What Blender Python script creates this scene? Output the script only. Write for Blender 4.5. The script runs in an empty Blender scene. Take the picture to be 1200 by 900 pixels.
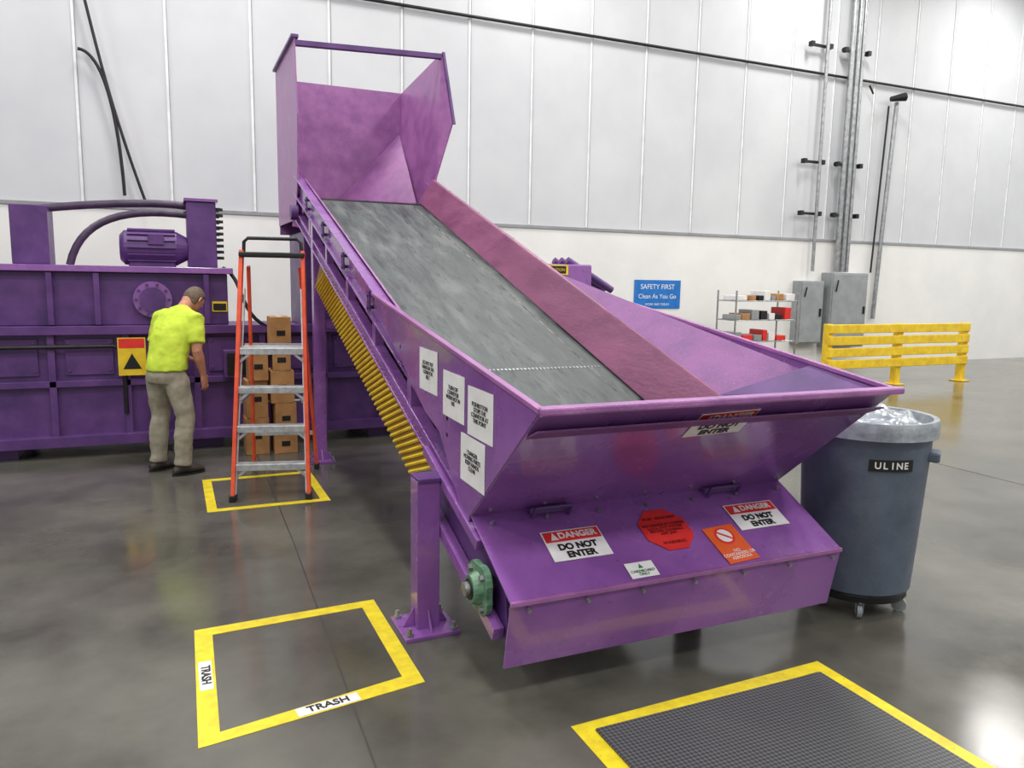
import bpy, bmesh, math, random
from mathutils import Vector, Matrix, noise
random.seed(4)
V=Vector
scene=bpy.context.scene
COL=scene.collection
# ---------------------------------------------------------------- materials
def srgb(r,g,b):
    f=lambda c:(c/255/12.92) if c/255<=.04045 else ((c/255+.055)/1.055)**2.4
    return (f(r),f(g),f(b),1)
def mat(name,c1,c2=None,rough=.5,metal=0,scale=4,detail=4,bump=0,bscale=40,stretch=(1,1,1),coat=0,rvar=0,emis=0,trans=0,alpha=1,lo=.35,hi=.65):
    m=bpy.data.materials.new(name); m.use_nodes=True
    nt=m.node_tree; N=nt.nodes; L=nt.links; b=N['Principled BSDF']
    b.inputs['Roughness'].default_value=rough; b.inputs['Metallic'].default_value=metal
    b.inputs['Coat Weight'].default_value=coat; b.inputs['Coat Roughness'].default_value=.08
    b.inputs['Transmission Weight'].default_value=trans; b.inputs['Alpha'].default_value=alpha
    tc=N.new('ShaderNodeTexCoord'); mp=N.new('ShaderNodeMapping'); mp.inputs['Scale'].default_value=stretch
    L.new(tc.outputs['Object'],mp.inputs['Vector'])
    n=N.new('ShaderNodeTexNoise'); n.inputs['Scale'].default_value=scale; n.inputs['Detail'].default_value=detail; n.inputs['Roughness'].default_value=.62
    L.new(mp.outputs[0],n.inputs['Vector'])
    cr=N.new('ShaderNodeValToRGB'); cr.color_ramp.elements[0].position=lo; cr.color_ramp.elements[1].position=hi
    if c2 is None: c2=tuple(x*.82 for x in c1[:3])+(1,)
    cr.color_ramp.elements[0].color=c2; cr.color_ramp.elements[1].color=c1
    L.new(n.outputs['Fac'],cr.inputs['Fac']); L.new(cr.outputs[0],b.inputs['Base Color'])
    if rvar:
        mr=N.new('ShaderNodeMapRange'); mr.inputs['To Min'].default_value=max(0,rough-rvar); mr.inputs['To Max'].default_value=rough+rvar
        mr.inputs['From Min'].default_value=.3; mr.inputs['From Max'].default_value=.7
        L.new(n.outputs['Fac'],mr.inputs['Value']); L.new(mr.outputs[0],b.inputs['Roughness'])
    if bump:
        n2=N.new('ShaderNodeTexNoise'); n2.inputs['Scale'].default_value=bscale; n2.inputs['Detail'].default_value=3
        L.new(mp.outputs[0],n2.inputs['Vector'])
        bp=N.new('ShaderNodeBump'); bp.inputs['Strength'].default_value=bump; bp.inputs['Distance'].default_value=.01
        L.new(n2.outputs['Fac'],bp.inputs['Height']); L.new(bp.outputs[0],b.inputs['Normal'])
    if emis:
        L.new(cr.outputs[0],b.inputs['Emission Color']); b.inputs['Emission Strength'].default_value=emis
    return m
def speckle(m,col,scale=160,thr=.66,mix=.75,stretch=(1,1,1),soft=.06):
    nt=m.node_tree; N=nt.nodes; L=nt.links; b=N['Principled BSDF']
    src=b.inputs['Base Color'].links[0].from_socket
    tc=N.new('ShaderNodeTexCoord'); mp=N.new('ShaderNodeMapping'); mp.inputs['Scale'].default_value=stretch
    n=N.new('ShaderNodeTexNoise'); n.inputs['Scale'].default_value=scale; n.inputs['Detail'].default_value=3
    L.new(tc.outputs['Object'],mp.inputs[0]); L.new(mp.outputs[0],n.inputs['Vector'])
    cr=N.new('ShaderNodeValToRGB'); cr.color_ramp.elements[0].position=thr; cr.color_ramp.elements[1].position=thr+soft
    cr.color_ramp.elements[0].color=(0,0,0,1); cr.color_ramp.elements[1].color=(mix,mix,mix,1)
    L.new(n.outputs['Fac'],cr.inputs['Fac'])
    mx=N.new('ShaderNodeMix'); mx.data_type='RGBA'; L.new(cr.outputs[0],mx.inputs[0]); L.new(src,mx.inputs[6]); mx.inputs[7].default_value=col
    L.new(mx.outputs[2],b.inputs['Base Color'])
PUR=mat('purple_paint',srgb(146,94,168),srgb(126,78,150),rough=.26,scale=2.5,bump=.10,bscale=7,coat=.5,rvar=.08)
speckle(PUR,srgb(98,58,112),scale=26,thr=.66,mix=.45)
PURI=mat('purple_paint_worn',srgb(164,106,164),srgb(138,84,144),rough=.38,scale=5,bump=.25,bscale=120,coat=.15,rvar=.1)
speckle(PURI,srgb(200,172,198))
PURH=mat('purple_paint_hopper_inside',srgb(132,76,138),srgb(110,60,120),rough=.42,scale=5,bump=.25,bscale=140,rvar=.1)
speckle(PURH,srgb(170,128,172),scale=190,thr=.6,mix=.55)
PURD=mat('purple_paint_dark',srgb(100,62,126),srgb(74,44,102),rough=.42,scale=3,bump=.15,bscale=12,rvar=.1)
MAR=mat('maroon_skirt_paint',srgb(142,82,116),srgb(116,60,94),rough=.42,scale=6,bump=.2,bscale=60,stretch=(1,.3,1),rvar=.08)
speckle(MAR,srgb(172,122,146),scale=120)
BELT=mat('rubber_belt',srgb(96,103,103),srgb(50,56,58),rough=.56,scale=5,detail=12,bump=.2,bscale=60,stretch=(3.2,.3,1),rvar=.12,lo=.3,hi=.72)
speckle(BELT,srgb(128,134,132),scale=3.2,thr=.50,mix=.38,stretch=(2.2,.5,1),soft=.2)
speckle(BELT,srgb(30,34,35),scale=14,thr=.56,mix=.5,stretch=(3,.5,1),soft=.15)
speckle(BELT,srgb(150,154,150),scale=170,thr=.68,mix=.4)
YEL=mat('yellow_paint',srgb(240,208,44),srgb(218,176,34),rough=.45,scale=6)
YELT=mat('yellow_tape',srgb(238,218,40),srgb(214,190,38),rough=.4,scale=14,detail=6,bump=.1)
speckle(YELT,srgb(120,108,50),scale=40,thr=.68,mix=.4)
GRN=mat('green_bearing_paint',srgb(110,152,120),srgb(70,106,86),rough=.4,scale=20)
STEEL=mat('galvanized_steel',srgb(176,178,180),srgb(140,143,146),rough=.4,metal=.8,scale=12)
ALU=mat('aluminium',srgb(205,208,212),srgb(170,174,180),rough=.38,metal=.6,scale=20)
DARK=mat('dark_steel',srgb(42,40,42),srgb(26,25,27),rough=.5,metal=.3,scale=8)
BLK=mat('black_plastic',srgb(24,24,26),srgb(16,16,18),rough=.5,scale=8)
WHT=mat('white_label',srgb(236,236,236),srgb(222,222,222),rough=.5,scale=10)
RED=mat('red_label',srgb(224,52,46),srgb(210,42,38),rough=.45,scale=8)
ORG=mat('orange_label',srgb(232,100,40),srgb(220,88,34),rough=.45,scale=8)
ORL=mat('orange_fiberglass',srgb(240,92,52),srgb(218,72,40),rough=.4,scale=10)
BLU=mat('blue_sign',srgb(30,120,200),srgb(24,105,185),rough=.4,scale=8)
INK=mat('black_ink',srgb(20,20,22),srgb(14,14,16),rough=.5)
GRNL=mat('green_ink',srgb(40,130,70),srgb(30,110,60),rough=.5)
GRY=mat('grey_enamel',srgb(150,155,158),srgb(136,141,144),rough=.4,scale=4)
CAN=mat('grey_can_plastic',srgb(92,102,118),srgb(76,86,102),rough=.5,scale=5,bump=.15,bscale=60)
BAG=mat('clear_bag',srgb(196,204,212),srgb(130,140,152),rough=.15,scale=6,bump=.8,bscale=14,trans=.35,coat=.3)
CARD=mat('cardboard',srgb(186,138,88),srgb(164,118,72),rough=.8,scale=8,bump=.1)
TAPEB=mat('box_tape',srgb(205,170,120),rough=.3)
SHIRT=mat('hi_vis_shirt',srgb(206,228,72),srgb(184,208,56),rough=.8,scale=6,bump=.25,bscale=14)
PANTS=mat('khaki_cloth',srgb(164,158,140),srgb(136,130,114),rough=.85,scale=7,bump=.3,bscale=16)
SKIN=mat('skin',srgb(205,148,122),srgb(184,124,100),rough=.55,scale=12,bump=.05)
HAIR=mat('grey_hair',srgb(120,104,88),srgb(84,70,58),rough=.7,scale=60,bump=.4,bscale=120)
SHOE=mat('boot_leather',srgb(60,52,46),srgb(40,35,31),rough=.6,scale=15)
# ---------------------------------------------------------------- helpers
def link(o,parent=None):
    COL.objects.link(o)
    if parent is not None: o.parent=parent
    return o
def empty(name,loc=(0,0,0)):
    e=bpy.data.objects.new(name,None); e.empty_display_size=.1; COL.objects.link(e); return e
def meshobj(name,bm,m,parent=None,smooth=False,bevel=0):
    me=bpy.data.meshes.new(name); bmesh.ops.recalc_face_normals(bm,faces=bm.faces[:]); bm.to_mesh(me); bm.free()
    if smooth:
        for p in me.polygons: p.use_smooth=True
    me.materials.append(m)
    o=bpy.data.objects.new(name,me); link(o,parent)
    if bevel:
        b=o.modifiers.new('bevel','BEVEL'); b.width=bevel; b.segments=2; b.limit_method='ANGLE'
    return o
def addbox(bm,c,s,M=None):
    r=bmesh.ops.create_cube(bm,size=1)['verts']
    for v in r:
        v.co=V((v.co.x*s[0],v.co.y*s[1],v.co.z*s[2]))
        if M is not None: v.co=M@v.co
        v.co+=V(c)
    return r
def box(name,lo,hi,m,parent=None,bevel=.004):
    bm=bmesh.new(); lo=V(lo);hi=V(hi); addbox(bm,(lo+hi)/2,hi-lo); return meshobj(name,bm,m,parent,bevel=bevel)
def frame(d,up=V((0,0,1))):
    d=V(d).normalized(); up=V(up)
    if abs(d.dot(up.normalized()))>.99: up=V((0,1,0))
    x=d.cross(up).normalized(); z=x.cross(d).normalized()
    return Matrix((x,d,z)).transposed()
def addbeam(bm,p0,p1,w,hh,up=(0,0,1)):
    p0=V(p0);p1=V(p1); M=frame(p1-p0,up); addbox(bm,(p0+p1)/2,(w,(p1-p0).length,hh),M)
def beam(name,p0,p1,w,hh,m,parent=None,up=(0,0,1),bevel=.003):
    bm=bmesh.new(); addbeam(bm,p0,p1,w,hh,up); return meshobj(name,bm,m,parent,bevel=bevel)
def addtube(bm,pts,r,seg=12,caps=True):
    pts=[V(p) for p in pts]; rings=[]
    n=len(pts); prevx=None
    for i,p in enumerate(pts):
        d=(pts[min(i+1,n-1)]-pts[max(i-1,0)]).normalized()
        if prevx is None:
            M=frame(d); x=M.col[0]
        else:
            x=(prevx-d*prevx.dot(d)).normalized()
        prevx=V(x); z=V(x).cross(d)
        rr=r[i] if isinstance(r,(list,tuple)) else r
        rings.append([bm.verts.new(p+V(x)*math.cos(a)*rr+z*math.sin(a)*rr) for a in [2*math.pi*k/seg for k in range(seg)]])
    for a,b in zip(rings,rings[1:]):
        for k in range(seg): bm.faces.new((a[k],a[(k+1)%seg],b[(k+1)%seg],b[k]))
    if caps:
        bm.faces.new(rings[0]); bm.faces.new(rings[-1][::-1])
def tube(name,pts,r,m,parent=None,seg=12):
    bm=bmesh.new(); addtube(bm,pts,r,seg); o=meshobj(name,bm,m,parent,smooth=True)
    e=o.modifiers.new('es','EDGE_SPLIT'); e.split_angle=.9
    return o
def bez(p0,p1,p2,p3,n=14):
    p0,p1,p2,p3=map(V,(p0,p1,p2,p3)); out=[]
    for i in range(n+1):
        t=i/n; out.append(p0*(1-t)**3+p1*3*t*(1-t)**2+p2*3*t*t*(1-t)+p3*t**3)
    return out
def addplate(bm,pts,th):
    pts=[V(p) for p in pts]
    n=V((0,0,0))
    for i in range(len(pts)): 
        a=pts[i]-pts[0]; b=pts[(i+1)%len(pts)]-pts[0]; n+=a.cross(b)
    n.normalize()
    A=[bm.verts.new(p+n*th/2) for p in pts]; B=[bm.verts.new(p-n*th/2) for p in pts]
    bm.faces.new(A); bm.faces.new(B[::-1])
    for i in range(len(pts)):
        j=(i+1)%len(pts); bm.faces.new((A[j],A[i],B[i],B[j]))
def plate(name,pts,th,m,parent=None,bevel=.002):
    bm=bmesh.new(); addplate(bm,pts,th); return meshobj(name,bm,m,parent,bevel=bevel)
def lathe(name,c,prof,m,parent=None,seg=40,smooth=True,solid=0):
    bm=bmesh.new(); rings=[]
    for r,z in prof: rings.append([bm.verts.new(V(c)+V((r*math.cos(2*math.pi*k/seg),r*math.sin(2*math.pi*k/seg),z))) for k in range(seg)])
    for a,b in zip(rings,rings[1:]):
        for k in range(seg): bm.faces.new((a[k],a[(k+1)%seg],b[(k+1)%seg],b[k]))
    bm.faces.new(rings[0]); 
    o=meshobj(name,bm,m,parent,smooth=smooth)
    e=o.modifiers.new('es','EDGE_SPLIT'); e.split_angle=.7
    return o
def textobj(name,s,pos,right,up,size,m,parent,bold=0,align='CENTER'):
    c=bpy.data.curves.new(name,'FONT'); c.body=s; c.size=size; c.align_x=align; c.align_y='CENTER'; c.extrude=.0006; c.offset=bold; c.space_line=.85
    c.materials.append(m)
    o=bpy.data.objects.new(name,c); r=V(right).normalized(); u=V(up).normalized(); n=r.cross(u)
    M=Matrix((r,u,n)).transposed().to_4x4(); M.translation=V(pos)
    o.matrix_world=M; link(o,parent); return o
class Sign:
    def __init__(s,name,center,right,up,w,h,bg,off=.006,poly=None,rot=0):
        s.e=empty(name); r=V(right).normalized(); u=V(up).normalized()
        if rot: R3=Matrix.Rotation(rot,3,r.cross(u)); r=R3@r; u=R3@u
        s.r=r; s.u=u; s.n=r.cross(u); s.c=V(center)+s.n*off
        if poly is None: poly=[(-w/2,-h/2),(w/2,-h/2),(w/2,h/2),(-w/2,h/2)]
        plate('panel',[s.c+r*a+u*b for a,b in poly],.002,bg,s.e,bevel=0)
        s.k=.0016
    def rect(s,x0,y0,x1,y1,m,name='band'):
        plate(name,[s.c+s.n*s.k+s.r*a+s.u*b for a,b in [(x0,y0),(x1,y0),(x1,y1),(x0,y1)]],.0012,m,s.e,bevel=0)
    def poly(s,pts,m,name='shape',k=0):
        plate(name,[s.c+s.n*(s.k+k)+s.r*a+s.u*b for a,b in pts],.0012,m,s.e,bevel=0)
    def text(s,t,x,y,size,m,bold=0,k=.0012):
        textobj('lettering',t,s.c+s.n*(s.k+k)+s.r*x+s.u*y,s.r,s.u,size,m,s.e,bold)
# ---------------------------------------------------------------- room
WALLC=mat('wall_panel_white',srgb(204,206,210),srgb(194,196,201),rough=.55,scale=.6,bump=.03,bscale=30)
WALLB=mat('wall_lower_white',srgb(232,232,230),srgb(222,222,221),rough=.6,scale=.8,bump=.03,bscale=30)
SEAM=mat('wall_seam',srgb(236,238,240),rough=.5)
SEAMD=mat('wall_seam_shadow',srgb(150,152,156),rough=.7)
FLOOR=mat('polished_concrete',srgb(104,102,94),srgb(66,65,59),rough=.165,scale=1.1,detail=12,bump=.04,bscale=3,rvar=.07,lo=.3,hi=.7)
speckle(FLOOR,srgb(128,126,116),scale=.5,thr=.5,mix=.35,soft=.25)
CEIL=mat('ceiling_deck',srgb(215,215,215),rough=.8)
box('floor',(-9,-6,-.2),(26,12.4,0),FLOOR,bevel=0)
wb=box('wall_back',(-9,12.4,0),(26,12.7,10),WALLC,bevel=0)
box('wall_right',(26,-6,0),(26.3,12.7,10),WALLC,bevel=0)
box('wall_left',(-9.3,-6,0),(-9,12.7,10),WALLC,bevel=0)
box('ceiling',(-9.3,-6,10),(26.3,12.7,10.2),CEIL,bevel=0)
tr=box('trim_1',(-9,12.36,0),(26,12.4,2.62),WALLB,bevel=0)
box('trim_2',(-9,12.34,2.62),(26,12.4,2.67),SEAMD,bevel=0)
bm=bmesh.new()
k=-8
while .09+1.14*k<26:
    x=.09+1.14*k
    if x>-9: addbox(bm,(x,12.395,6.34),(.035,.02,7.32))
    k+=1
meshobj('trim_3',bm,SEAM)
bm=bmesh.new(); k=-8
while .09+1.14*k<26:
    x=.09+1.14*k
    if x>-9: addbox(bm,(x+.022,12.394,6.34),(.010,.02,7.32))
    k+=1
meshobj('seam_shadow_strips',bm,SEAMD)  # thin darker strips along each seam: its shadow painted in as colour
JT=mat('joint_sealant',srgb(58,56,54),rough=.5)
bm=bmesh.new()
px=[(.60,-3),(.61,2.5),(.64,3.6),(.68,4.95),(.70,6.2),(.72,8.1)]
for (a,b),(c,d) in zip(px,px[1:]): addplate(bm,[(a-.004,b,.0008),(a+.004,b,.0008),(c+.004,d,.0008),(c-.004,d,.0008)],.0008)
addbox(bm,(6.9,3,.0008),(.01,17,.0008)); 
meshobj('floor_joint',bm,JT)
for lx in (-5,0.5,6,11.5,17,22.5):
    for ly in (-3,1.5,6,10.3):
        e=empty('high_bay_light')
        box('housing',(lx-.35,ly-.65,8.62),(lx+.35,ly+.65,8.75),GRY,e)
        for sx in (-.25,.25): tube('hanger',[(lx+sx,ly,8.75),(lx+sx,ly,10)],.006,DARK,e,6)
        l=bpy.data.lights.new('lamp','AREA'); l.shape='RECTANGLE'; l.size=.66; l.size_y=1.25; l.energy=185; l.color=(1,.98,.94)
        o=bpy.data.objects.new('lamp',l); o.location=(lx,ly,8.6); link(o,e)
# ---------------------------------------------------------------- conveyor
cv=empty('inclined_conveyor')
def rt(y): return .013+.333*y         # rail top
YT=8.25
for side,(xa,xb) in {'left':(1.2,1.26),'right':(2.60,2.66)}.items():
    xm=(xa+xb)/2
    bm=bmesh.new()
    y0,y1=3.15,YT
    web=xm
    addplate(bm,[(web,y0,rt(y0)),(web,y1,rt(y1)),(web,y1,rt(y1)-.2),(web,y0,rt(y0)-.2)],.012)
    for off in (-.008,-.19): addbeam(bm,(xm,y0,rt(y0)+off),(xm,y1,rt(y1)+off),.075,.016)
    addplate(bm,[(web,y0,rt(y0)-.34),(web,y1,rt(y1)-.34),(web,y1,rt(y1)-.44),(web,y0,rt(y0)-.44)],.012)
    for off in (-.345,-.435): addbeam(bm,(xm,y0,rt(y0)+off),(xm,y1,rt(y1)+off),.07,.014)
    y=3.3
    while y<8.2:
        addbox(bm,(xm,y,rt(y)-.27),(.06,.07,.17)); y+=.81
    meshobj('side_frame_'+side,bm,PUR,cv,bevel=.003)
    bm=bmesh.new(); y=3.4
    while y<8.1:
        addbox(bm,(xm-.036 if side=='left' else xm+.036,y,rt(y)-.1),(.012,.07,.13)); 
        for dz in (-.06,-.14): addtube(bm,[(xm-.05 if side=='left' else xm+.05,y,rt(y)+dz),(xm,y,rt(y)+dz)],.012,8)
        y+=.81
    meshobj('splice_plates_'+side,bm,PURD,cv)
for i in range(6):
    y=3.6+i*.85; tube('return_roller_%d'%(i+1),[(1.26,y,rt(y)-.38),(2.6,y,rt(y)-.38)],.045,DARK,cv,14)
    tube('carry_roller_%d'%(i+1),[(1.26,y+.3,rt(y+.3)-.25),(2.6,y+.3,rt(y+.3)-.25)],.05,DARK,cv,14)
def bz(y): return -.164+.333*y
prof=[]
top=[(3.08,.60),(3.4,.82),(3.72,bz(3.72))]+[(y,bz(y)) for y in (4.5,5.5,6.5,7.5,7.95)]
arc=[(8.03+.15*math.sin(a),bz(7.97)-.145+.15*math.cos(a)) for a in [math.radians(d) for d in range(10,181,24)]]
ret=[(7.5,bz(7.5)-.3),(5,bz(5)-.3),(3.6,bz(3.6)-.36),(3.08,.28)]
arc2=[(3.04-.16*math.sin(a),.44-.16*math.cos(a)) for a in [math.radians(d) for d in range(20,171,25)]]
prof=top+arc+ret+arc2
bm=bmesh.new(); A=[bm.verts.new((1.32,y,z)) for y,z in prof]; B=[bm.verts.new((2.50,y,z)) for y,z in prof]
for i in range(len(prof)):
    j=(i+1)%len(prof); bm.faces.new((A[i],A[j],B[j],B[i]))
o=meshobj('belt',bm,BELT,cv,smooth=True); sm=o.modifiers.new('s','SOLIDIFY'); sm.thickness=.01; sm.offset=0
e=o.modifiers.new('es','EDGE_SPLIT'); e.split_angle=.6
bm=bmesh.new(); yl=4.12
for i in range(46):
    x=1.34+i*.0252; addbox(bm,(x,yl,bz(yl)+.007),(.009,.022,.004),Matrix.Rotation(math.atan(.333),3,'X'))
meshobj('belt_lacing',bm,STEEL,cv)
WEAR=mat('belt_wear_line',srgb(40,44,45),srgb(130,134,130),rough=.7,scale=9)
for x in (1.42,2.36):
    w_=.006
    plate('belt_edge_wear_%d'%(x*10),[(x-w_,3.8,bz(3.8)+.006),(x+w_,3.8,bz(3.8)+.006),(x+w_,7.9,bz(7.9)+.006),(x-w_,7.9,bz(7.9)+.006)],.001,WEAR,cv,bevel=0)
tube('head_pulley',[(1.28,8.03,bz(7.97)-.145),(2.6,8.03,bz(7.97)-.145)],.14,DARK,cv,24)
tube('tail_pulley',[(1.3,3.04,.44),(2.55,3.04,.44)],.15,DARK,cv,24)
tube('tail_shaft',[(1.10,2.94,.43),(2.7,3.0,.44)],.03,STEEL,cv,14)
def skirt(x0,x1,nm,m,zb=.02,ztop=.27,ya=3.15,yb=7.98):
    plate(nm,[(x0,ya,bz(ya)+zb),(x0,yb,bz(yb)+zb),(x1,yb,bz(yb)+ztop),(x1,ya,bz(ya)+ztop)],.012,m,cv)
skirt(2.46,2.585,'skirt_board_right',MAR)
skirt(1.36,1.27,'skirt_board_left',PURI,ztop=.20)
beam('skirt_flange_right',(2.60,3.15,bz(3.15)+.27),(2.60,7.98,bz(7.98)+.27),.035,.012,MAR,cv)
bm=bmesh.new()
for i in range(6):
    y=3.6+i*.8; addbox(bm,(2.63,y,bz(y)+.17),(.05,.05,.16))
meshobj('skirt_brackets',bm,PURD,cv)
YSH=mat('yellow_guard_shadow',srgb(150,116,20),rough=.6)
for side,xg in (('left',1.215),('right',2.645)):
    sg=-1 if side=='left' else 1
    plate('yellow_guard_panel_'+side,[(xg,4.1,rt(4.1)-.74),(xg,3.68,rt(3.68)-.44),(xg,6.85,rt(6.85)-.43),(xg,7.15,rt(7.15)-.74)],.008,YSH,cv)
    bm=bmesh.new(); y=4.12
    while y<7.15:
        z=rt(y)-.735; s=.50
        p0=V((xg+sg*.008,y,z)); p1=V((xg+sg*.008,y-.957*s,z+.29*s))
        addtube(bm,[p0,p1],.0105,6); y+=.066
    meshobj('yellow_guard_ribs_'+side,bm,YEL,cv)
# hopper ---------------------------------------------------------
XL,XR=1.185,2.945
Lw=[(4.86,1.63),(2.41,1.28),(3.09,.70),(3.12,.62),(3.52,1.0),(3.75,1.06),(4.62,1.48)]
plate('hopper_wall_left',[(XL,y,z) for y,z in Lw],.01,PUR,cv)
Rw=[(5.05,1.64),(2.41,1.28),(3.09,.70),(3.6,.9),(5.05,1.5)]
plate('hopper_wall_right',[(XR,y,z) for y,z in Rw],.01,PUR,cv)
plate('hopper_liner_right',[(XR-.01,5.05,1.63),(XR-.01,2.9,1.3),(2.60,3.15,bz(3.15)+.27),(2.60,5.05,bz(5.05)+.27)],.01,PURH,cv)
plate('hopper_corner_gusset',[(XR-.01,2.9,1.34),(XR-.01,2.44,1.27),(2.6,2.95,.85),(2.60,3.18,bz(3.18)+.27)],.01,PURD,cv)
plate('hopper_rear_closure',[(XR,5.05,1.64),(2.66,5.35,rt(5.35)),(2.66,5.05,1.4),(XR,5.05,1.3)],.01,PUR,cv)
plate('hopper_front_panel',[(XL,2.41,1.28),(XR,2.41,1.28),(XR,3.09,.70),(XL,3.09,.70)],.01,PUR,cv)
beam('hopper_lip',(XL-.01,2.40,1.285),(XR+.02,2.40,1.285),.06,.03,PURI,cv,bevel=.008)
beam('hopper_rim_left',(XL,2.40,1.285),(XL,4.86,1.635),.03,.02,PURI,cv)
beam('hopper_rim_right',(XR,2.40,1.285),(XR,5.05,1.65),.03,.02,PURI,cv)
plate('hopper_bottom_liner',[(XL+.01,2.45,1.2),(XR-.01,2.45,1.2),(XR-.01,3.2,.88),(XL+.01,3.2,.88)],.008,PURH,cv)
plate('tail_cover_panel',[(XL,3.10,.705),(XR,3.10,.705),(XR,2.64,.47),(XL,2.64,.47)],.01,PUR,cv)
plate('tail_flap',[(XL,2.64,.47),(XR,2.64,.47),(XR,2.70,.17),(XL,2.70,.17)],.01,PUR,cv)
beam('flap_hem',(XL,2.635,.468),(XR,2.635,.468),.02,.02,PURI,cv)
plate('tail_cheek_right',[(XR,3.10,.70),(XR,2.64,.47),(XR,2.70,.17),(XR,2.95,.25),(XR,3.4,.75)],.01,PUR,cv)
plate('tail_frame_left',[(1.23,3.7,.98),(1.23,3.12,.66),(1.23,2.78,.46),(1.23,2.74,.22),(1.23,2.84,.22),(1.23,3.25,.42),(1.23,3.7,.62)],.012,PURD,cv)
plate('tail_frame_right',[(2.63,3.7,.98),(2.63,3.12,.66),(2.63,2.8,.5),(2.63,2.84,.22),(2.63,3.25,.42),(2.63,3.7,.62)],.012,PURD,cv)
beam('takeup_rail_lower',(1.195,2.78,.28),(1.195,3.75,.60),.05,.06,PUR,cv)
beam('takeup_rail_upper',(1.195,2.98,.60),(1.195,3.75,.86),.05,.05,PUR,cv)
bm=bmesh.new()
for i in range(7):
    x=1.26+i*.27
    addtube(bm,[(x,2.632,.44),(x,2.615,.437)],.009,8)
    addtube(bm,[(x,3.02,.675),(x,3.012,.69)],.009,8)
    addtube(bm,[(x,3.05,.742),(x,3.038,.73)],.009,8)
meshobj('panel_bolts',bm,STEEL,cv)
for i,x in enumerate((1.55,2.52)):
    b=tube('cover_handle_%d'%(i+1),[(x-.09,3.02,.68),(x-.09,2.99,.73),(x+.09,2.99,.73),(x+.09,3.02,.68)],.009,PURD,cv,8)
    box('hinge_%d'%(i+1),(x-.1,3.03,.69),(x+.1,3.07,.72),PURD,cv)
bm=bmesh.new()
bc=V((1.172,2.93,.43))
pts=[]
for k in range(28):
    a=2*math.pi*k/28; rr=.10+.025*abs(math.cos(2*a)); pts.append(bc+V((0,rr*math.cos(a+.78),rr*math.sin(a+.78))))
addplate(bm,pts,.03)
addtube(bm,[bc+V((0,0,0)),bc+V((-.05,0,0))],[.078,.062],20)
meshobj('bearing_housing',bm,GRN,cv,bevel=.003)
tube('bearing_race',[bc+V((-.04,0,0)),bc+V((-.056,0,0))],.045,DARK,cv,20)
tube('shaft_end',[bc+V((-.04,0,0)),bc+V((-.075,0,0))],.028,STEEL,cv,20)
bm=bmesh.new()
for a in (45,135,225,315):
    q=bc+V((-.012,.098*math.cos(math.radians(a)),.098*math.sin(math.radians(a)))); addtube(bm,[q,q+V((-.02,0,0))],.014,6)
meshobj('bearing_bolts',bm,STEEL,cv)
def leg(nm,x,y,ztop,w=.12,bs=.28):
    bm=bmesh.new()
    addbox(bm,(x,y,ztop/2),(w,w,ztop)); addbox(bm,(x,y,.01),(bs,bs,.02))
    for sx,sy in ((1,0),(-1,0),(0,1),(0,-1)):
        d=V((sx,sy,0)); q=V((x,y,0))+d*w/2
        addplate(bm,[q+V((0,0,.02)),q+d*.06+V((0,0,.02)),q+V((0,0,.12))],.01)
    o=meshobj(nm,bm,PUR,cv,bevel=.003)
    bm=bmesh.new()
    for sx in (-1,1):
        for sy in (-1,1):
            addtube(bm,[(x+sx*bs*.4,y+sy*bs*.4,.02),(x+sx*bs*.4,y+sy*bs*.4,.06)],.011,8)
            addtube(bm,[(x+sx*bs*.4,y+sy*bs*.4,.02),(x+sx*bs*.4,y+sy*bs*.4,.034)],.02,6)
    meshobj(nm+'_anchors',bm,STEEL,cv)
leg('leg_front_left',1.11,3.52,.77,.115)
leg('leg_front_right',2.74,3.52,.77,.115)
leg('leg_rear_left',1.25,7.23,rt(7.23)-.2,.10,.24)
leg('leg_rear_right',2.62,7.23,rt(7.23)-.2,.10,.24)
beam('rear_cross_brace',(1.25,7.23,1.3),(2.62,7.23,1.3),.08,.08,PUR,cv)
box('leg_cap',(1.055,3.45,.765),(1.22,3.59,.785),PURD,cv)
# hood -------------------------------------------------------------
Lh=[(7.98,2.62),(7.9,3.3),(8.0,4.02),(9.42,4.02),(9.42,2.3),(8.15,2.3)]
plate('hood_wall_left',[(1.2,y,z) for y,z in Lh],.012,PURI,cv)
B=(2.66,9.38,3.93)
Rh=[(2.70,8.0,4.06),(2.76,7.82,3.32),(2.66,8.0,2.83),(2.55,8.02,2.36),(2.55,9.38,2.2),B]
bm=bmesh.new(); vs=[bm.verts.new(p) for p in Rh]; 
bm.faces.new((vs[0],vs[1],vs[2],vs[5])); bm.faces.new((vs[2],vs[3],vs[4],vs[5]))
o=meshobj('hood_wall_right',bm,PURI,cv); s=o.modifiers.new('s','SOLIDIFY'); s.thickness=.012
plate('hood_back',[(1.2,9.38,3.93),B,(2.55,9.38,2.2),(1.2,9.38,2.2)],.012,PURI,cv)
plate('hood_facet_right',[(2.62,9.37,3.45),(1.55,9.36,2.25),(2.56,8.2,2.25)],.01,PURI,cv)
plate('hood_facet_left',[(1.22,9.36,3.5),(1.22,8.5,2.25),(1.75,9.36,2.25)],.01,PURI,cv)
beam('hood_crossbar',(1.2,8.02,3.97),(2.70,8.02,4.03),.06,.05,PURD,cv)
beam('hood_rim_left',(1.2,7.98,4.03),(1.2,9.44,4.03),.07,.03,PURD,cv)
beam('hood_edge_right',(2.71,7.99,4.07),(2.77,7.81,3.32),.03,.02,PURD,cv)
beam('hood_stiffener_right',(2.80,8.7,4.0),(2.62,8.7,2.5),.04,.04,PURD,cv)
tube('head_bearing',[(1.13,8.03,2.36),(1.2,8.03,2.36)],.075,PURD,cv,20)
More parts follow.
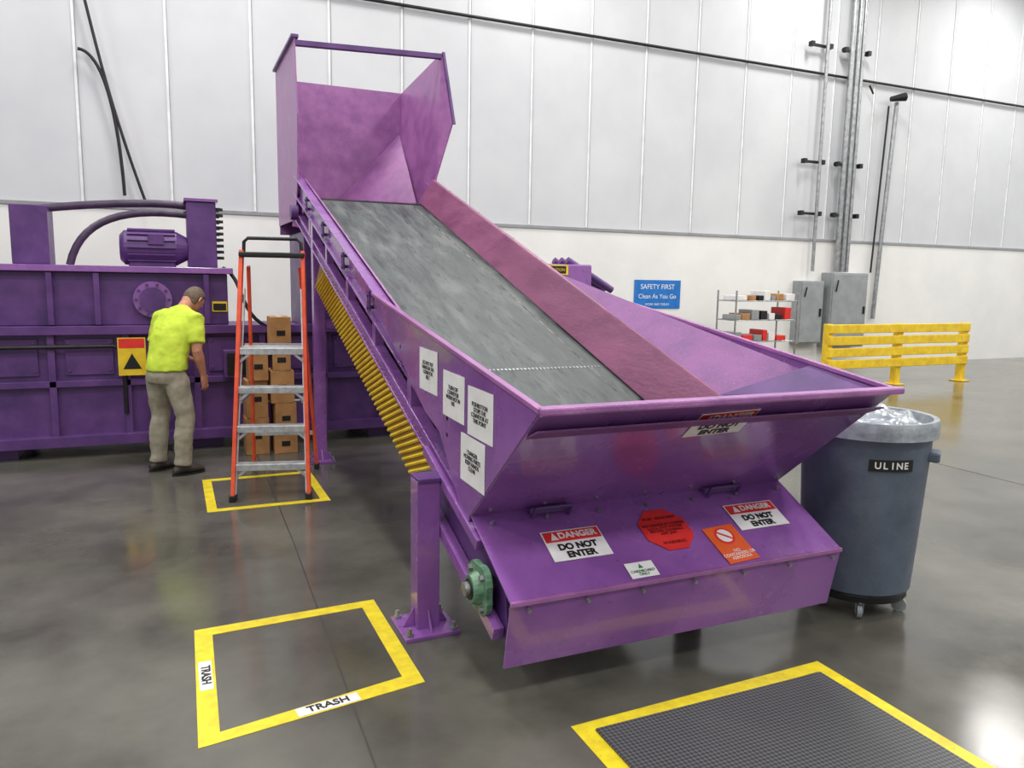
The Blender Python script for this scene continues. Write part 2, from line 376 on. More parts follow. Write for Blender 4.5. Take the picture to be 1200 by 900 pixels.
# ---------------------------------------------------------------- signs
upP2=(0,.45,.23); upP1=(0,-.68,.58)
def danger(center,up,w,h,rot=0,off=.006):
    s=Sign('danger_sign',center,(1,0,0),up,w,h,WHT,rot=rot,off=off)
    s.rect(-w/2+.006,h*.12,w/2-.006,h/2-.006,RED)
    s.poly([(-w*.38,h*.18),(-w*.25,h*.18),(-w*.315,h*.43)],WHT,k=.0013,name='triangle')
    s.text('DANGER',w*.09,h*.3,h*.27,WHT,bold=.0015)
    s.text('DO NOT',0,-h*.08,h*.27,INK,bold=.0022); s.text('ENTER',0,-h*.34,h*.27,INK,bold=.0022)
def p2(x,y): return (x,y,.70-(3.09-y)*.23/.45+.004)
def p1(x,y): return (x,y,1.28-(y-2.41)*.58/.68)
danger(p2(1.60,2.865),upP2,.29,.175)
danger(p2(2.625,2.885),upP2,.30,.17)
danger(p1(2.09,2.54),upP1,.29,.19,rot=.05,off=.008)
oc=[(.138*math.cos(math.radians(22.5+45*k)),.138*math.sin(math.radians(22.5+45*k))) for k in range(8)]
s=Sign('stop_warning_decal',p2(2.08,2.875),(1,0,0),upP2,.27,.27,RED,poly=oc)
DRED=mat('dark_red_ink',srgb(120,20,20),rough=.5)
s.text('STOP - READ FIRST',0,.07,.022,DRED)
s.text('NO HANDS IN HOPPER\nLOCK OUT POWER\nBEFORE CLEARING\nANY JAM',0,0,.022,DRED); s.text('WARNING',0,-.085,.026,DRED)
s=Sign('no_flammables_sign',p2(2.36,2.75),(1,0,0),upP2,.18,.225,ORG,rot=.06)
s.rect(-.087,-.105,.087,-.03,ORG)
cc=[(.052*math.cos(2*math.pi*k/24),.048+.052*math.sin(2*math.pi*k/24)) for k in range(24)]; s.poly(cc,RED,'ring')
cc=[(.04*math.cos(2*math.pi*k/24),.048+.04*math.sin(2*math.pi*k/24)) for k in range(24)]; s.poly(cc,WHT,'disc',k=.0012)
s.poly([(-.034,.07),(-.026,.078),(.034,.026),(.026,.018)],RED,'slash',k=.0024)
s.text('NO\nCONTAINERS OR\nAEROSOLS',0,-.067,.024,WHT)
s=Sign('recycling_label',p2(1.83,2.69),(1,0,0),upP2,.14,.085,WHT)
s.poly([(-.012,.008),(.012,.008),(0,.032)],GRNL); s.text('CARDBOARD\nONLY',0,-.018,.02,GRNL)
for (yc,zc,t) in ((3.685,1.28,'DO NOT PUT\nHANDS IN THE\nCONVEYOR\nBELT'),(3.305,1.205,'TURN OFF\nCONVEYOR\nWHEN NOT IN\nUSE'),(2.97,1.175,'PUSHBUTTON\nSTOPS THE\nCONVEYOR AT\nTHIS POINT'),(3.055,.95,'! DANGER\nMOVING PARTS\nKEEP HANDS\nCLEAR')):
    s=Sign('paper_notice',(XL-.005,yc,zc),(0,-1,0),(0,0,1),.29,.215,WHT,off=.003,rot=random.uniform(-.02,.02))
    s.text(t,0,0,.028,INK)
s=Sign('safety_banner',(8.5,12.36,1.49),(1,0,0),(0,0,1),1.05,.54,BLU,off=.01)
s.text('SAFETY FIRST',0,.14,.13,WHT); s.text('Clean As You Go',0,-.04,.12,WHT); s.text('WORK SAFE TODAY',0,-.19,.06,WHT)
# ---------------------------------------------------------------- floor tapes
def tape(name,x0,y0,x1,y1,w=.09,jit=((0,0),)*4):
    e=bmesh.new()
    o=[(x0,y0),(x1,y0),(x1,y1),(x0,y1)]; o=[(a+j[0],b+j[1]) for (a,b),j in zip(o,jit)]
    i=[(o[0][0]+w,o[0][1]+w),(o[1][0]-w,o[1][1]+w),(o[2][0]-w,o[2][1]-w),(o[3][0]+w,o[3][1]-w)]
    for k in range(4):
        j=(k+1)%4
        addplate(e,[(o[k][0],o[k][1],.0015),(o[j][0],o[j][1],.0015),(i[j][0],i[j][1],.0015),(i[k][0],i[k][1],.0015)],.0015)
    return meshobj(name,e,YELT)
tape('floor_tape_square',.03,2.88,.95,3.93,w=.08,jit=((0,-.01),(0,.13),(0,.01),(.015,-.03)))
tape('floor_tape_square',.19,5.9,1.09,6.88,w=.07)
s=Sign('trash_label',(.53,2.985,.002),(1,.14,0),(-.14,1,0),.26,.062,WHT,off=.001); s.text('TRASH',0,0,.058,INK,bold=.001)
s=Sign('trash_label',(.078,3.42,.002),(0,-1,0),(1,0,0),.26,.055,WHT,off=.001); s.text('TRASH',0,0,.055,INK,bold=.001)
me=empty('anti_fatigue_mat')
o=tape('mat_border',1.38,1.2,2.70,2.50,w=.075,jit=((0,0),(0,0),(0,0),(.0,-.03))); o.parent=me
MATM=bpy.data.materials.new('rubber_mat'); MATM.use_nodes=True; nt=MATM.node_tree; b=nt.nodes['Principled BSDF']; b.inputs['Roughness'].default_value=.45
tc=nt.nodes.new('ShaderNodeTexCoord'); mp=nt.nodes.new('ShaderNodeMapping'); mp.inputs['Rotation'].default_value=(0,0,.785); mp.inputs['Scale'].default_value=(75,75,75)
ck=nt.nodes.new('ShaderNodeTexChecker'); ck.inputs['Scale'].default_value=1; ck.inputs['Color1'].default_value=srgb(92,93,95); ck.inputs['Color2'].default_value=srgb(54,55,58)
nt.links.new(tc.outputs['Object'],mp.inputs[0]); nt.links.new(mp.outputs[0],ck.inputs[0]); nt.links.new(ck.outputs[0],b.inputs['Base Color'])
bp=nt.nodes.new('ShaderNodeBump'); bp.inputs['Strength'].default_value=.6; bp.inputs['Distance'].default_value=.004; nt.links.new(ck.outputs['Fac'],bp.inputs['Height']); nt.links.new(bp.outputs[0],b.inputs['Normal'])
box('mat_surface',(1.455,1.275,.0),(2.625,2.41,.012),MATM,me,bevel=.004)
# ---------------------------------------------------------------- baler
bl=empty('horizontal_baler')
box('body',(-3.6,8.2,.12),(3.9,9.5,1.2),PURD,bl,bevel=.01)
box('body_rear',(3.85,8.35,.12),(5.0,9.4,1.3),PURD,bl,bevel=.01)
bm=bmesh.new()
x=-3.5
while x<3.9:
    addbox(bm,(x,8.175,.66),(.06,.07,1.06)); x+=.62
addbox(bm,(.15,8.16,1.2),(7.5,.12,.08)); addbox(bm,(.15,8.16,.16),(7.5,.12,.1)); addbox(bm,(.15,8.17,.7),(7.5,.06,.06))
meshobj('stiffener_ribs',bm,PURD,bl,bevel=.004)
bm=bmesh.new(); x=-3.5
while x<3.2:
    addbox(bm,(x+.31,8.19,.95),(.40,.03,.34))
    for dx in (-.17,.17):
        for dz in (.82,1.08): addtube(bm,[(x+.31+dx,8.175,dz),(x+.31+dx,8.16,dz)],.014,6)
    x+=.62
meshobj('access_panels',bm,PURD,bl,bevel=.003)
tube('front_pipe',[(-3.4,8.12,1.05),(-.5,8.12,1.05),(-.42,8.12,1.0),(-.42,8.12,.4)],.02,DARK,bl)
tube('front_conduit',[(.62,8.11,1.15),(.62,8.11,.55),(.7,8.11,.45),(1.2,8.11,.45)],.018,STEEL,bl)
box('control_box',(.46,8.02,.72),(.74,8.15,1.0),PURD,bl,bevel=.01)
box('control_box_door',(.49,8.01,.75),(.71,8.02,.97),DARK,bl)
bm=bmesh.new()
for x in (-3.3,-1.5,.3,2.1,3.6): addbox(bm,(x,8.85,.06),(.3,1.2,.12))
meshobj('feet',bm,PURD,bl)
box('press_head',(-3.4,8.2,1.24),(.53,9.4,1.74),PURD,bl,bevel=.01)
box('press_head_top',(-3.45,8.12,1.74),(.58,9.45,1.80),PUR,bl,bevel=.006)
bm=bmesh.new()
for x in (-1.0,-.62,.33): addbox(bm,(x,8.17,1.49),(.05,.08,.48))
for k in range(10):
    a=2*math.pi*k/10; q=V((-.15+.145*math.cos(a),8.13,1.49+.145*math.sin(a))); addtube(bm,[q,q+V((0,-.02,0))],.014,6)
meshobj('press_head_ribs',bm,PURD,bl,bevel=.003)
tube('ram_flange',[(-.15,8.2,1.49),(-.15,8.13,1.49)],.17,PUR,bl,28)
tube('ram_flange_cap',[(-.15,8.14,1.49),(-.15,8.10,1.49)],.115,PURD,bl,28)
box('valve_column',(.18,8.3,1.80),(.45,8.75,2.44),PURD,bl,bevel=.01)
box('valve_column_cap',(.16,8.28,2.44),(.47,8.77,2.47),PUR,bl)
bm=bmesh.new()
for i in range(9): addbox(bm,(.47,8.5,1.9+i*.06),(.05,.3,.025)); addtube(bm,[(.47,8.4,1.9+i*.06),(.52,8.4,1.9+i*.06)],.015,8)
meshobj('valve_fins',bm,DARK,bl)
bm=bmesh.new(); addtube(bm,[(-.42,8.4,1.98),(-.38,8.4,1.98),(.08,8.4,1.98),(.18,8.4,1.98)],[.12,.165,.165,.11],24)
for i in range(16):
    a=2*math.pi*i/16; addbox(bm,(-.14,8.4+.17*math.cos(a),1.98+.17*math.sin(a)),(.42,.012,.03),Matrix.Rotation(a-math.pi/2,3,'X'))
addbox(bm,(-.14,8.4,1.82),(.4,.22,.05)); addbox(bm,(-.1,8.27,2.06),(.14,.1,.1))
meshobj('pump_motor',bm,PURD,bl,bevel=.003)
HOSE=mat('hose_purple_grey',srgb(78,60,88),srgb(56,42,66),rough=.45,scale=10)
tube('hydraulic_hose_1',bez((-.85,8.4,1.8),(-.75,8.4,2.25),(-.35,8.4,2.36),(.2,8.4,2.31)),.035,HOSE,bl)
tube('hydraulic_hose_2',bez((-1.2,8.5,2.30),(-.6,8.5,2.40),(0,8.5,2.44),(.2,8.5,2.40)),.038,HOSE,bl)
tube('hydraulic_hose_3',bez((.5,8.3,1.8),(.7,8.1,1.7),(.6,8.1,1.3),(.95,8.12,1.2)),.018,BLK,bl)
box('junction_box',(-1.3,8.3,1.8),(-1.0,8.7,2.34),PURD,bl,bevel=.01)
box('feed_chute',(1.3,8.32,1.2),(2.58,9.36,2.2),PURD,bl,bevel=.01)
box('end_unit',(3.85,8.4,1.3),(4.8,9.2,1.93),PUR,bl,bevel=.02)
for i in range(3): tube('end_unit_pipe_%d'%(i+1),[(4.5,8.5+.18*i,1.98),(5.15,8.5+.18*i,1.62)],.045,PURD,bl,16)
s=Sign('caution_label',(4.30,8.395,1.86),(1,0,0),(0,0,1),.32,.12,YEL,off=.006); s.rect(-.13,-.045,.13,.045,INK); s.text('CAUTION',0,0,.05,YEL,k=.002)
s=Sign('caution_label',(-.35,8.10,.95),(1,0,0),(0,0,1),.24,.36,YEL,off=.006); s.rect(-.11,.08,.11,.17,RED); s.poly([(-.08,-.12),(.08,-.12),(0,.03)],INK)
s=Sign('caution_label',(.45,8.19,1.42),(1,0,0),(0,0,1),.14,.1,YEL,off=.006); s.rect(-.06,-.04,.06,.03,INK)
# ---------------------------------------------------------------- cardboard boxes
def cbox(x0,x1,z0,z1,y0=7.66,y1=7.96,r=0):
    e=empty('cardboard_box'); bm=bmesh.new()
    M=Matrix.Rotation(r,3,'Z'); addbox(bm,((x0+x1)/2,(y0+y1)/2,(z0+z1)/2),(x1-x0,y1-y0,z1-z0),M)
    meshobj('carton',bm,CARD,e,bevel=.005)
    addb=bmesh.new(); addbox(addb,((x0+x1)/2,(y0+y1)/2,z1-.001),(.05,y1-y0+.006,.003),M)
    meshobj('tape_strip',addb,TAPEB,e)
    addb=bmesh.new(); cx=(x0+x1)/2; q=M@V((0,-(y1-y0)/2-.002,0)); addbox(addb,V((cx,(y0+y1)/2,(z0+z1)/2))+q,(.08,.003,.05),M); meshobj('hand_hole',addb,DARK,e)
cbox(.88,1.10,0,.20); cbox(.89,1.09,.202,.50,r=.05); cbox(.86,1.08,.502,.82); cbox(.89,1.06,.822,1.03,r=-.06); cbox(.87,1.06,1.032,1.34)
cbox(.62,.84,0,.36,y0=7.70); cbox(.63,.83,.362,.73,y0=7.70,r=.04); cbox(.66,.84,.732,1.0); cbox(.65,.84,1.002,1.07)
# ---------------------------------------------------------------- ladder
ld=empty('step_ladder')
ang=math.radians(-14); Rz=Matrix.Rotation(ang,3,'Z'); O=V((.665,6.08,0))
def LP(x,y,z): return O+Rz@V((x,y,z))
def wz(z): return .285-.05*z/2
Ht=1.93
def fy(z): return .42*z/Ht
for sx,nm in ((-1,'left'),(1,'right')):
    bm=bmesh.new(); addbeam(bm,LP(sx*wz(0),fy(0),.03),LP(sx*wz(Ht),fy(Ht),Ht),.03,.075,up=Rz@V((0,1,0))); meshobj('front_rail_'+nm,bm,ORL,ld,bevel=.004)
    bm=bmesh.new(); addbeam(bm,LP(sx*(wz(0)-.012),.98,.03),LP(sx*(wz(Ht)-.035),fy(Ht)+.09,Ht-.12),.025,.05,up=Rz@V((0,1,0))); meshobj('rear_rail_'+nm,bm,ORL,ld,bevel=.004)
    bm=bmesh.new(); addbox(bm,LP(sx*wz(0),0,.025),(.05,.1,.05),Rz); addbox(bm,LP(sx*(wz(0)-.012),.98,.025),(.045,.08,.05),Rz); meshobj('feet_'+nm,bm,BLK,ld,bevel=.006)
    bm=bmesh.new(); addbeam(bm,LP(sx*(wz(1)-.03),fy(.75),.75),LP(sx*(wz(1)-.03),.79,.75),.006,.025); meshobj('spreader_'+nm,bm,ALU,ld)
    bm=bmesh.new(); addbeam(bm,LP(sx*(wz(0)-.02),fy(.05)-.012,.05),LP(sx*(wz(Ht)-.02),fy(Ht)-.012,Ht-.3),.01,.02,up=Rz@V((0,1,0))); meshobj('rail_edge_'+nm,bm,ALU,ld)
for i,z in enumerate((.27,.56,.86,1.16)):
    w=wz(z)-.012; bm=bmesh.new(); d=.09 if i<3 else .26
    addbox(bm,LP(0,fy(z)+d/2-.03,z),(2*w,d,.022),Rz); addbox(bm,LP(0,fy(z)-.03,z-.018),(2*w,.006,.05),Rz)
    meshobj('step_%d'%(i+1),bm,ALU,ld,bevel=.003)
    for sx in (-1,1):
        bm=bmesh.new(); addbeam(bm,LP(sx*w,fy(z)-.02,z-.1),LP(sx*(w-.1),fy(z)-.02,z-.015),.006,.02); meshobj('brace_%d'%(i+1),bm,ALU,ld)
for i,z in enumerate((.35,.75,1.15)):
    y=.98+(fy(Ht)+.09-.98)*z/(Ht-.12); bm=bmesh.new(); addbeam(bm,LP(-wz(z)+.02,y,z),LP(wz(z)-.02,y,z),.02,.035); meshobj('rear_bar_%d'%(i+1),bm,ALU,ld)
bm=bmesh.new(); addbox(bm,LP(0,fy(Ht)+.03,Ht-.03),(2*wz(Ht)+.03,.2,.04),Rz); meshobj('tool_tray',bm,BLK,ld,bevel=.01)
tube('top_handrail',[LP(-.225,fy(Ht)+.02,1.9),LP(-.22,fy(Ht)+.02,2.0),LP(-.19,fy(Ht)+.02,2.03),LP(.19,fy(Ht)+.02,2.03),LP(.22,fy(Ht)+.02,2.0),LP(.225,fy(Ht)+.02,1.9)],.014,BLK,ld)
# ---------------------------------------------------------------- man
mn=empty('man')
az=math.radians(42); fd=V((math.sin(az),math.cos(az),0)); sd=V((math.cos(az),-math.sin(az),0)); BASE=V((-.05,7.25,0))
def W(s,f,z): return BASE+sd*s+fd*f+V((0,0,z))
def loft(bm,rings,seg=20):
    R_=[]
    for c,a,b in rings: R_.append([bm.verts.new(c+a*math.cos(2*math.pi*k/seg)+b*math.sin(2*math.pi*k/seg)) for k in range(seg)])
    for p,q in zip(R_,R_[1:]):
        for k in range(seg): bm.faces.new((p[k],p[(k+1)%seg],q[(k+1)%seg],q[k]))
    bm.faces.new(R_[0]); bm.faces.new(R_[-1][::-1])
def limb(bm,pts,seg=16):
    P=[p[0] for p in pts]; rings=[]
    for i,p in enumerate(pts):
        d=(P[min(i+1,len(P)-1)]-P[max(i-1,0)]).normalized(); a=sd-d*sd.dot(d); a.normalize(); b=d.cross(a)
        rings.append((p[0],a*p[1],b*p[1]*(p[2] if len(p)>2 else 1)))
    loft(bm,rings,seg)
def fuse(name,bm,m,vox=.01,disp=0,sm=6):
    o=meshobj(name,bm,m,mn,smooth=True)
    r=o.modifiers.new('r','REMESH'); r.mode='VOXEL'; r.voxel_size=vox; r.use_smooth_shade=True
    s=o.modifiers.new('sm','SMOOTH'); s.iterations=sm; s.factor=.6
    if disp:
        t=bpy.data.textures.new(name+'_folds','CLOUDS'); t.noise_scale=.11; t.noise_depth=2
        d=o.modifiers.new('d','DISPLACE'); d.texture=t; d.strength=disp; d.mid_level=.5; d.texture_coords='GLOBAL'
    return o
def ring(s,f,z,rx,ry,tilt=0):
    up=V((0,0,1)); b=(fd*math.cos(tilt)-up*math.sin(tilt))
    return (W(s,f,z),sd*rx,b*ry)
bm=bmesh.new()
loft(bm,[ring(0,.0,.91,.190,.150,.0),ring(0,.01,.96,.190,.148,.05),ring(0,.03,1.05,.182,.14,.15),ring(0,.07,1.17,.192,.14,.3),ring(0,.12,1.27,.207,.13,.4),ring(0,.175,1.355,.197,.11,.55),ring(0,.22,1.405,.13,.085,.7),ring(0,.255,1.43,.075,.07,.8)])
RS=W(.185,.165,1.345); RE=W(.235,.11,1.08); RW_=W(.215,.20,.86)
LS=W(-.185,.165,1.345); LE=W(-.27,.16,1.09); LW_=W(-.08,.36,.98)
limb(bm,[(W(.1,.165,1.37),.07),(RS,.078),(RS.lerp(RE,.4),.074),(RS.lerp(RE,.78),.072)])
limb(bm,[(W(-.1,.165,1.37),.07),(LS,.078),(LS.lerp(LE,.4),.074),(LS.lerp(LE,.85),.072)])
fuse('hi_vis_tshirt',bm,SHIRT,disp=.024)
LFt=W(-.15,.02,.06); RFt=W(.155,-.03,.06); LK=W(-.135,.055,.50); RK=W(.145,.04,.50); LH=W(-.09,0,.86); RH=W(.09,0,.86)
bm=bmesh.new()
loft(bm,[ring(0,-.005,.80,.165,.125),ring(0,-.01,.87,.174,.135),ring(0,0,.93,.166,.122),ring(0,.005,.985,.15,.105)])
for Hh,K,Ft in ((LH,LK,LFt),(RH,RK,RFt)):
    limb(bm,[(Hh+V((0,0,.03)),.09),(Hh.lerp(K,.2),.104),(Hh.lerp(K,.6),.092),(K,.082),(K.lerp(Ft,.35)-fd*.012,.08),(K.lerp(Ft,.8),.072),(Ft+V((0,0,.02)),.076)])
fuse('khaki_trousers',bm,PANTS,disp=.024)
def finger(bm,p,d,n,L_,r,curl):
    P=[p]; dd=V(d)
    for i,fr in enumerate((.45,.32,.23)):
        P.append(P[-1]+dd*L_*fr); dd=(dd*math.cos(curl)+n*math.sin(curl)).normalized(); n=(n-dd*n.dot(dd)).normalized()
    addtube(bm,P,[r,r*.98,r*.9,r*.7],8)
def hand(bm,wr,d,n,side):
    d=d.normalized(); n=n.normalized(); sdv=side.normalized()
    rings=[]
    for t,wd,th in ((0,.028,.022),(.03,.036,.019),(.06,.043,.017),(.095,.042,.014)): rings.append((wr+d*t,sdv*wd,n*th))
    loft(bm,rings,14)
    for i,(o_,L_) in enumerate(((.031,.075),(.010,.083),(-.011,.077),(-.031,.06))):
        finger(bm,wr+d*.088+sdv*o_,(d+sdv*o_*2.5).normalized(),n,L_,.0092,.38+.05*i)
    finger(bm,wr+d*.025+sdv*.03,(d*.6+sdv*.75+n*.25).normalized(),n,.07,.0105,.25)
bm=bmesh.new()
for S_,E_,W_,sg in ((RS,RE,RW_,1),(LS,LE,LW_,-1)):
    limb(bm,[(S_.lerp(E_,.5),.05),(S_.lerp(E_,.85),.046),(E_,.044),(E_.lerp(W_,.3),.046),(E_.lerp(W_,.7),.035),(W_,.027)])
    d=(W_-E_).normalized(); hd=(d*.8+V((0,0,-.5))).normalized() if sg>0 else d
    nn=(-sd*sg if sg>0 else V((0,0,-1))); nn=(nn-hd*nn.dot(hd)).normalized(); th=hd.cross(nn); 
    if th.dot(fd)<0 and sg>0: th=-th
    hand(bm,W_-hd*.005,hd,nn,th)
limb(bm,[(W(0,.20,1.385),.075),(W(0,.245,1.435),.062),(W(0,.285,1.475),.058),(W(0,.31,1.51),.06)])
fuse('arms_and_neck',bm,SKIN,vox=.0055,sm=2)
hc=W(0.01,.355,1.51); tilt=math.radians(46)
hf=(fd*math.cos(tilt)-V((0,0,1))*math.sin(tilt)); hu=(fd*math.sin(tilt)+V((0,0,1))*math.cos(tilt)); hs=sd
def headshape(bm,scale=1.0,hair=False):
    r=bmesh.ops.create_uvsphere(bm,u_segments=36,v_segments=26,radius=1)['verts']
    for v in r:
        x,y,z=v.co
        w=.078; dpt=.100; hg=.120
        if z<0: w*=1-.22*(-z)**1.2; 
        px,py,pz=x*w,y*dpt,z*hg
        if z<-.1 and y<0: py*=1-.42*min(1,(-z-.1)*1.4)
        if z<-.35 and y>.1: py+=.012*min(1,(-z-.35)*3)
        if y>.6:
            ex=abs(abs(px)-.031); 
            if ex<.018 and abs(pz-.0)<.018: py-=.008*(1-ex/.018)
            if abs(pz-.028)<.012: py+=.004
            if abs(px)<.013 and -.04<pz<.008: py+=.022*(1-abs(px)/.013)*min(1,(.012-pz)/.04)
            if abs(px)<.026 and abs(pz+.058)<.008: py+=.005
        v.co=hc+(hs*px+hf*py+hu*pz)*scale
    return r
bm=bmesh.new(); headshape(bm)
for sx in (-1,1):
    c=hc+hs*sx*.076+hf*-.005+hu*-.008
    loft(bm,[(c-hs*sx*.006,hf*.016,hu*.028),(c+hs*sx*.006,(hf*.8-hs*sx*.3)*.021,hu*.034),(c+hs*sx*.012,(hf*.8-hs*sx*.3)*.014,hu*.026)],12)
o=meshobj('head',bm,SKIN,mn,smooth=True); s=o.modifiers.new('ss','SUBSURF'); s.levels=1; s.render_levels=1
bm=bmesh.new()
for sx in (-1,1):
    q=hc+hs*sx*.031+hf*.083+hu*.002; m_=Matrix.Translation(q); bmesh.ops.create_uvsphere(bm,u_segments=12,v_segments=8,radius=.0115,matrix=m_)
meshobj('eyes',bm,WHT,mn,smooth=True)
bm=bmesh.new(); addtube(bm,[hc+hs*-.022+hf*.092+hu*-.062,hc+hf*.099+hu*-.063,hc+hs*.022+hf*.092+hu*-.062],.004,8); meshobj('mouth',bm,RED,mn,smooth=True)
bm=bmesh.new(); vs=headshape(bm,1.06)
kill=[]
for v in vs:
    q=v.co-hc; y=q.dot(hf); z=q.dot(hu)
    lim=.045 if y>.03 else (-.005 if y>-.01 else (-.075))
    if z<lim or (y>.06): kill.append(v)
bmesh.ops.delete(bm,geom=kill,context='VERTS')
o=meshobj('hair',bm,HAIR,mn,smooth=True); s=o.modifiers.new('s','SOLIDIFY'); s.thickness=.008; s.offset=-1
for nm,Ft,tw in (('left',LFt,.25),('right',RFt,.45)):
    dr=(fd*math.cos(tw)+sd*math.sin(tw)).normalized(); sv=V((dr.y,-dr.x,0)); g=V((Ft.x,Ft.y,0))
    bm=bmesh.new()
    loft(bm,[(g+V((0,0,.15)),sv*.048,dr*.055),(g+V((0,0,.09)),sv*.05,dr*.062),(g+V((0,0,.05))+dr*.01,sv*.052,dr*.085)],16)
    rr=[]
    for t,w_,h_ in ((-.085,.028,.028),(-.05,.042,.042),(.02,.044,.05),(.09,.05,.04),(.15,.047,.032),(.19,.028,.02)):
        rr.append((g+dr*t+V((0,0,h_*.9+.012)),sv*w_,V((0,0,1))*h_*.95))
    loft(bm,rr,16)
    fuse('boot_'+nm,bm,SHOE,vox=.007,sm=3)
    bm=bmesh.new(); P=[]
    for k in range(24):
        a=2*math.pi*k/24; P.append(g+dr*(.05+.145*math.cos(a))+sv*(.05*math.sin(a))+V((0,0,.009)))
    addplate(bm,P,.018); meshobj('sole_'+nm,bm,BLK,mn)
# ---------------------------------------------------------------- trash can
tc_=empty('trash_can'); cc=V((3.42,2.96,0))
def cs(pr): return [(r*1.07,(z-.12)*1.13+.12) for r,z in pr]
lathe('bin_body',cc,cs([(.235,.12),(.262,.14),(.275,.35),(.292,.66),(.303,.84),(.303,.88),(.322,.88),(.326,.91),(.318,.935),(.30,.935),(.292,.88),(.262,.3),(.25,.16)]),CAN,tc_,48)
lathe('bin_liner',cc,cs([(.2,.74),(.25,.82),(.285,.89),(.300,.950),(.325,.952),(.333,.93),(.330,.90),(.334,.875)]),BAG,tc_,48)
bm=bmesh.new()
bmesh.ops.create_icosphere(bm,subdivisions=5,radius=1)
for v in bm.verts:
    q=v.co.copy(); nn=noise.noise(q*2.2)*.35+noise.noise(q*5)*.16
    v.co=cc+V((q.x*.27*(1+nn*.3),q.y*.27*(1+nn*.3),1.0+q.z*.10*(1+nn)))
meshobj('bag_contents',bm,BAG,tc_,smooth=True)
for a in (2.2,2.2+math.pi):
    d=V((math.cos(a),math.sin(a),0)); bm=bmesh.new(); addbox(bm,cc+d*.335+V((0,0,.87)),(.06,.14,.05),Matrix.Rotation(a,3,'Z')); meshobj('handle',bm,CAN,tc_,bevel=.01)
def canlabel(a,t,size,z):
    for i,ch in enumerate(t):
        aa=a+(i-(len(t)-1)/2)*.11; d=V((math.cos(aa),math.sin(aa),0)); textobj('lettering',ch,cc+d*.3255+V((0,0,z)),V((-math.sin(aa),math.cos(aa),0)),V((0,0,1)),size,WHT,tc_,.001)
aL=math.radians(246)
bm=bmesh.new()
for i in range(8):
    a0=aL+(i-4)*.088; a1=a0+.088
    p=[cc+V((math.cos(q)*.322,math.sin(q)*.322,z)) for q,z in ((a0,.815),(a1,.815),(a1,.875),(a0,.875))]
    addplate(bm,p,.004)
meshobj('label_band',bm,INK,tc_)
canlabel(aL,'ULINE',.048,.845)
lathe('dolly',cc,[(.24,.09),(.265,.09),(.27,.125),(.262,.135),(.2,.135)],BLK,tc_,40)
for k in range(5):
    a=2*math.pi*k/5+.25; d=V((math.cos(a),math.sin(a),0)); q=cc+d*.235; sdv=V((-d.y,d.x,0))
    tube('caster_wheel_%d'%(k+1),[q+sdv*-.012+V((0,0,.038)),q+sdv*.012+V((0,0,.038))],.038,GRY,tc_,20)
    bm=bmesh.new()
    for s_ in (-.018,.018): addbox(bm,q+sdv*s_+V((0,0,.06)),(.03,.004,.06),Matrix.Rotation(a,3,'Z'))
    addbox(bm,q+V((0,0,.09)),(.05,.05,.01)); meshobj('caster_fork_%d'%(k+1),bm,STEEL,tc_)
# ---------------------------------------------------------------- wall conduits and electrical
cd=empty('conduit_bank')
for x,r in ((12.2,.035),(12.86,.055),(13.02,.055),(13.15,.04)):
    tube('conduit_vertical',[(x,12.2,2.0),(x,12.2,9.9)],r,STEEL,cd,14)
bm=bmesh.new()
for z in (3.17,4.2,6.45,8.2):
    addbox(bm,(12.05,12.275,z),(.5,.04,.05)); addbox(bm,(13.02,12.275,z),(.7,.04,.05))
    for x in (11.82,12.3,12.72,13.35): addbox(bm,(x,12.24,z),(.08,.1,.09))
meshobj('strut_brackets',bm,DARK,cd)
d1=empty('flood_lamp_drop')
tube('conduit_diagonal',[(14.33,12.28,5.6),(14.2,12.28,3),(14.12,12.28,1.0)],.045,STEEL,d1)
tube('conduit_far',[(13.62,12.28,5.7),(13.5,12.28,5.85)],.02,DARK,d1)
tube('conduit_diagonal_thin',[(14.1,12.28,5.5),(13.95,12.28,2.0)],.02,DARK,d1)
tube('flood_lamp',[(14.35,12.1,5.68),(14.05,12.2,5.62)],[.09,.05],DARK,d1)
tube('horizontal_conduit',[(-8.9,12.34,5.95),(25.9,12.34,5.95)],.025,DARK,None,10)
hc_=empty('hanging_cable'); tube('cable',bez((-1.0,12.27,5.9),(-.85,12.27,5.3),(-.75,12.27,4.3),(-.25,12.27,2.7),20),.02,DARK,hc_)
tube('cable_thin',bez((-1.0,12.27,4.7),(-.7,12.27,4.7),(-.55,12.27,3.9),(-.52,12.27,2.8),20),.022,DARK,hc_)
def cabinet(x0,x1,z0,z1,y=12.36,d=.3):
    e=empty('electrical_cabinet'); box('enclosure',(x0,y-d,z0),(x1,y,z1),GRY,e,bevel=.012); box('door',(x0+.03,y-d-.02,z0+.03),(x1-.03,y-d,z1-.03),GRY,e,bevel=.006)
    box('latch',(x1-.12,y-d-.05,(z0+z1)/2-.08),(x1-.08,y-d-.02,(z0+z1)/2+.08),DARK,e)
    tube('disconnect_lever',[(x0+.1,y-d-.04,z0+.75*(z1-z0)),(x0+.1,y-d-.08,z0+.9*(z1-z0))],.015,BLK,e)
cabinet(12.62,13.65,.42,1.98); cabinet(11.85,12.5,.5,1.8,d=.22)
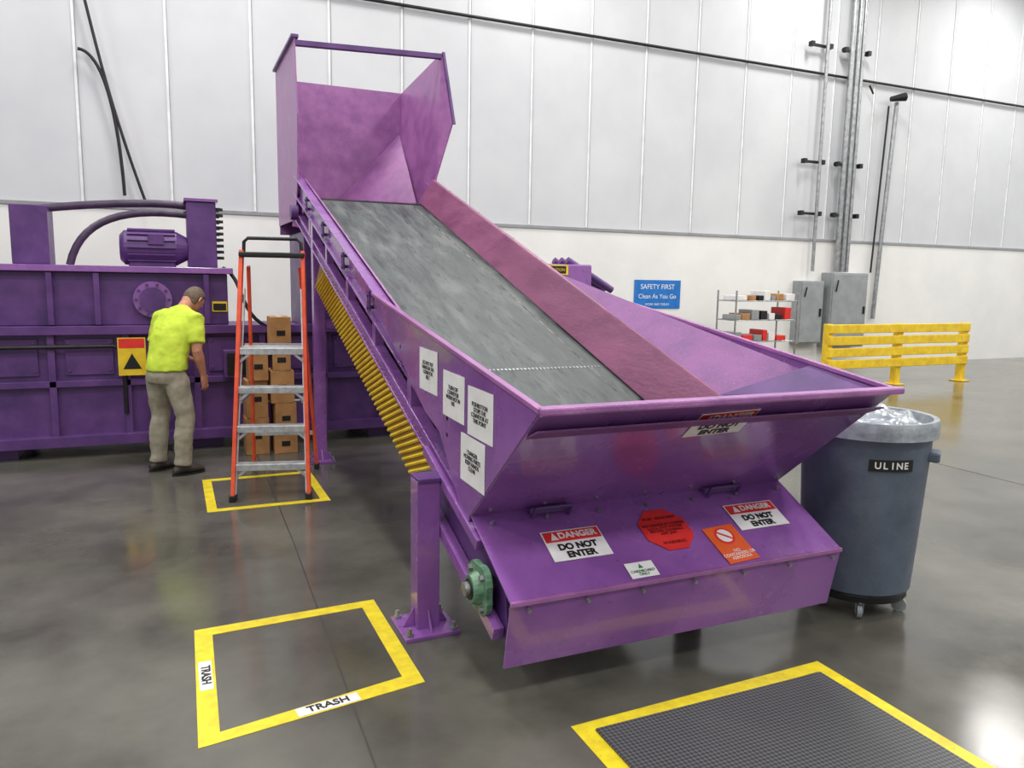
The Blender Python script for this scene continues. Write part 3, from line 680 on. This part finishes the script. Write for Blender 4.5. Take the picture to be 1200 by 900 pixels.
# ---------------------------------------------------------------- supply rack
rk=empty('wire_shelf_rack'); x0,x1,y0,y1=9.05,10.45,10.75,11.25
bm=bmesh.new()
for x in (x0,x1):
    for y in (y0,y1): addtube(bm,[(x,y,0),(x,y,1.6)],.016,8)
for z in (.25,.7,1.08,1.42):
    for y in (y0,y1): addtube(bm,[(x0,y,z),(x1,y,z)],.01,6)
    for x in (x0,x1): addtube(bm,[(x,y0,z),(x,y1,z)],.01,6)
    for i in range(12): 
        y=y0+(y1-y0)*(i+.5)/12; addtube(bm,[(x0,y,z),(x1,y,z)],.004,4)
meshobj('rack_frame',bm,STEEL,rk)
cols=[RED,BLK,WHT,CARD,WHT,DARK,WHT,GRY,RED]
random.seed(11)
for z in (.71,1.09,1.43):
    x=x0+.05
    while x<x1-.2:
        w=random.uniform(.08,.24); hh=random.uniform(.08,.22) if z<1.4 else random.uniform(.08,.18)
        box('supply_carton',(x,y0+.05,z),(x+w,y1-.08,z+hh),random.choice(cols),rk,bevel=.008); x+=w+random.uniform(.01,.06)
# ---------------------------------------------------------------- yellow guard rail
gr=empty('safety_guard_rail')
bm=bmesh.new()
gx0,gx1,gy=10.05,13.4,9.6
for x in (gx0,11.7,gx1): addbox(bm,(x,gy,.54),(.12,.12,1.08)); addbox(bm,(x,gy,.01),(.25,.25,.02))
for z in (1.0,.80,.60,.40): addbox(bm,((gx0+gx1)/2,gy-.07,z),(gx1-gx0+.1,.05,.15))
meshobj('rails_and_posts',bm,YEL,gr,bevel=.02)
# ---------------------------------------------------------------- world, camera
w=bpy.data.worlds.new('world'); scene.world=w; w.use_nodes=True
w.node_tree.nodes['Background'].inputs[0].default_value=(1,.99,.97,1); w.node_tree.nodes['Background'].inputs[1].default_value=.6
h=1.75; th=math.radians(24); p=math.radians(7.85); r=math.radians(1.0)
F=V((math.sin(th),math.cos(th),0)); R=V((math.cos(th),-math.sin(th),0)); Z=V((0,0,1))
Fw=F*math.cos(p)-Z*math.sin(p); U=F*math.sin(p)+Z*math.cos(p)
Xc=R*math.cos(r)+U*math.sin(r); Yc=-R*math.sin(r)+U*math.cos(r)
M=Matrix((Xc,Yc,-Fw)).transposed().to_4x4(); M.translation=V((0,0,h))
c=bpy.data.cameras.new('camera'); c.sensor_width=36; c.sensor_fit='HORIZONTAL'; c.lens=27; c.clip_end=200
cam=bpy.data.objects.new('camera',c); COL.objects.link(cam); cam.matrix_world=M; scene.camera=cam
scene.view_settings.view_transform='Standard'; scene.view_settings.look='None'; scene.view_settings.exposure=0
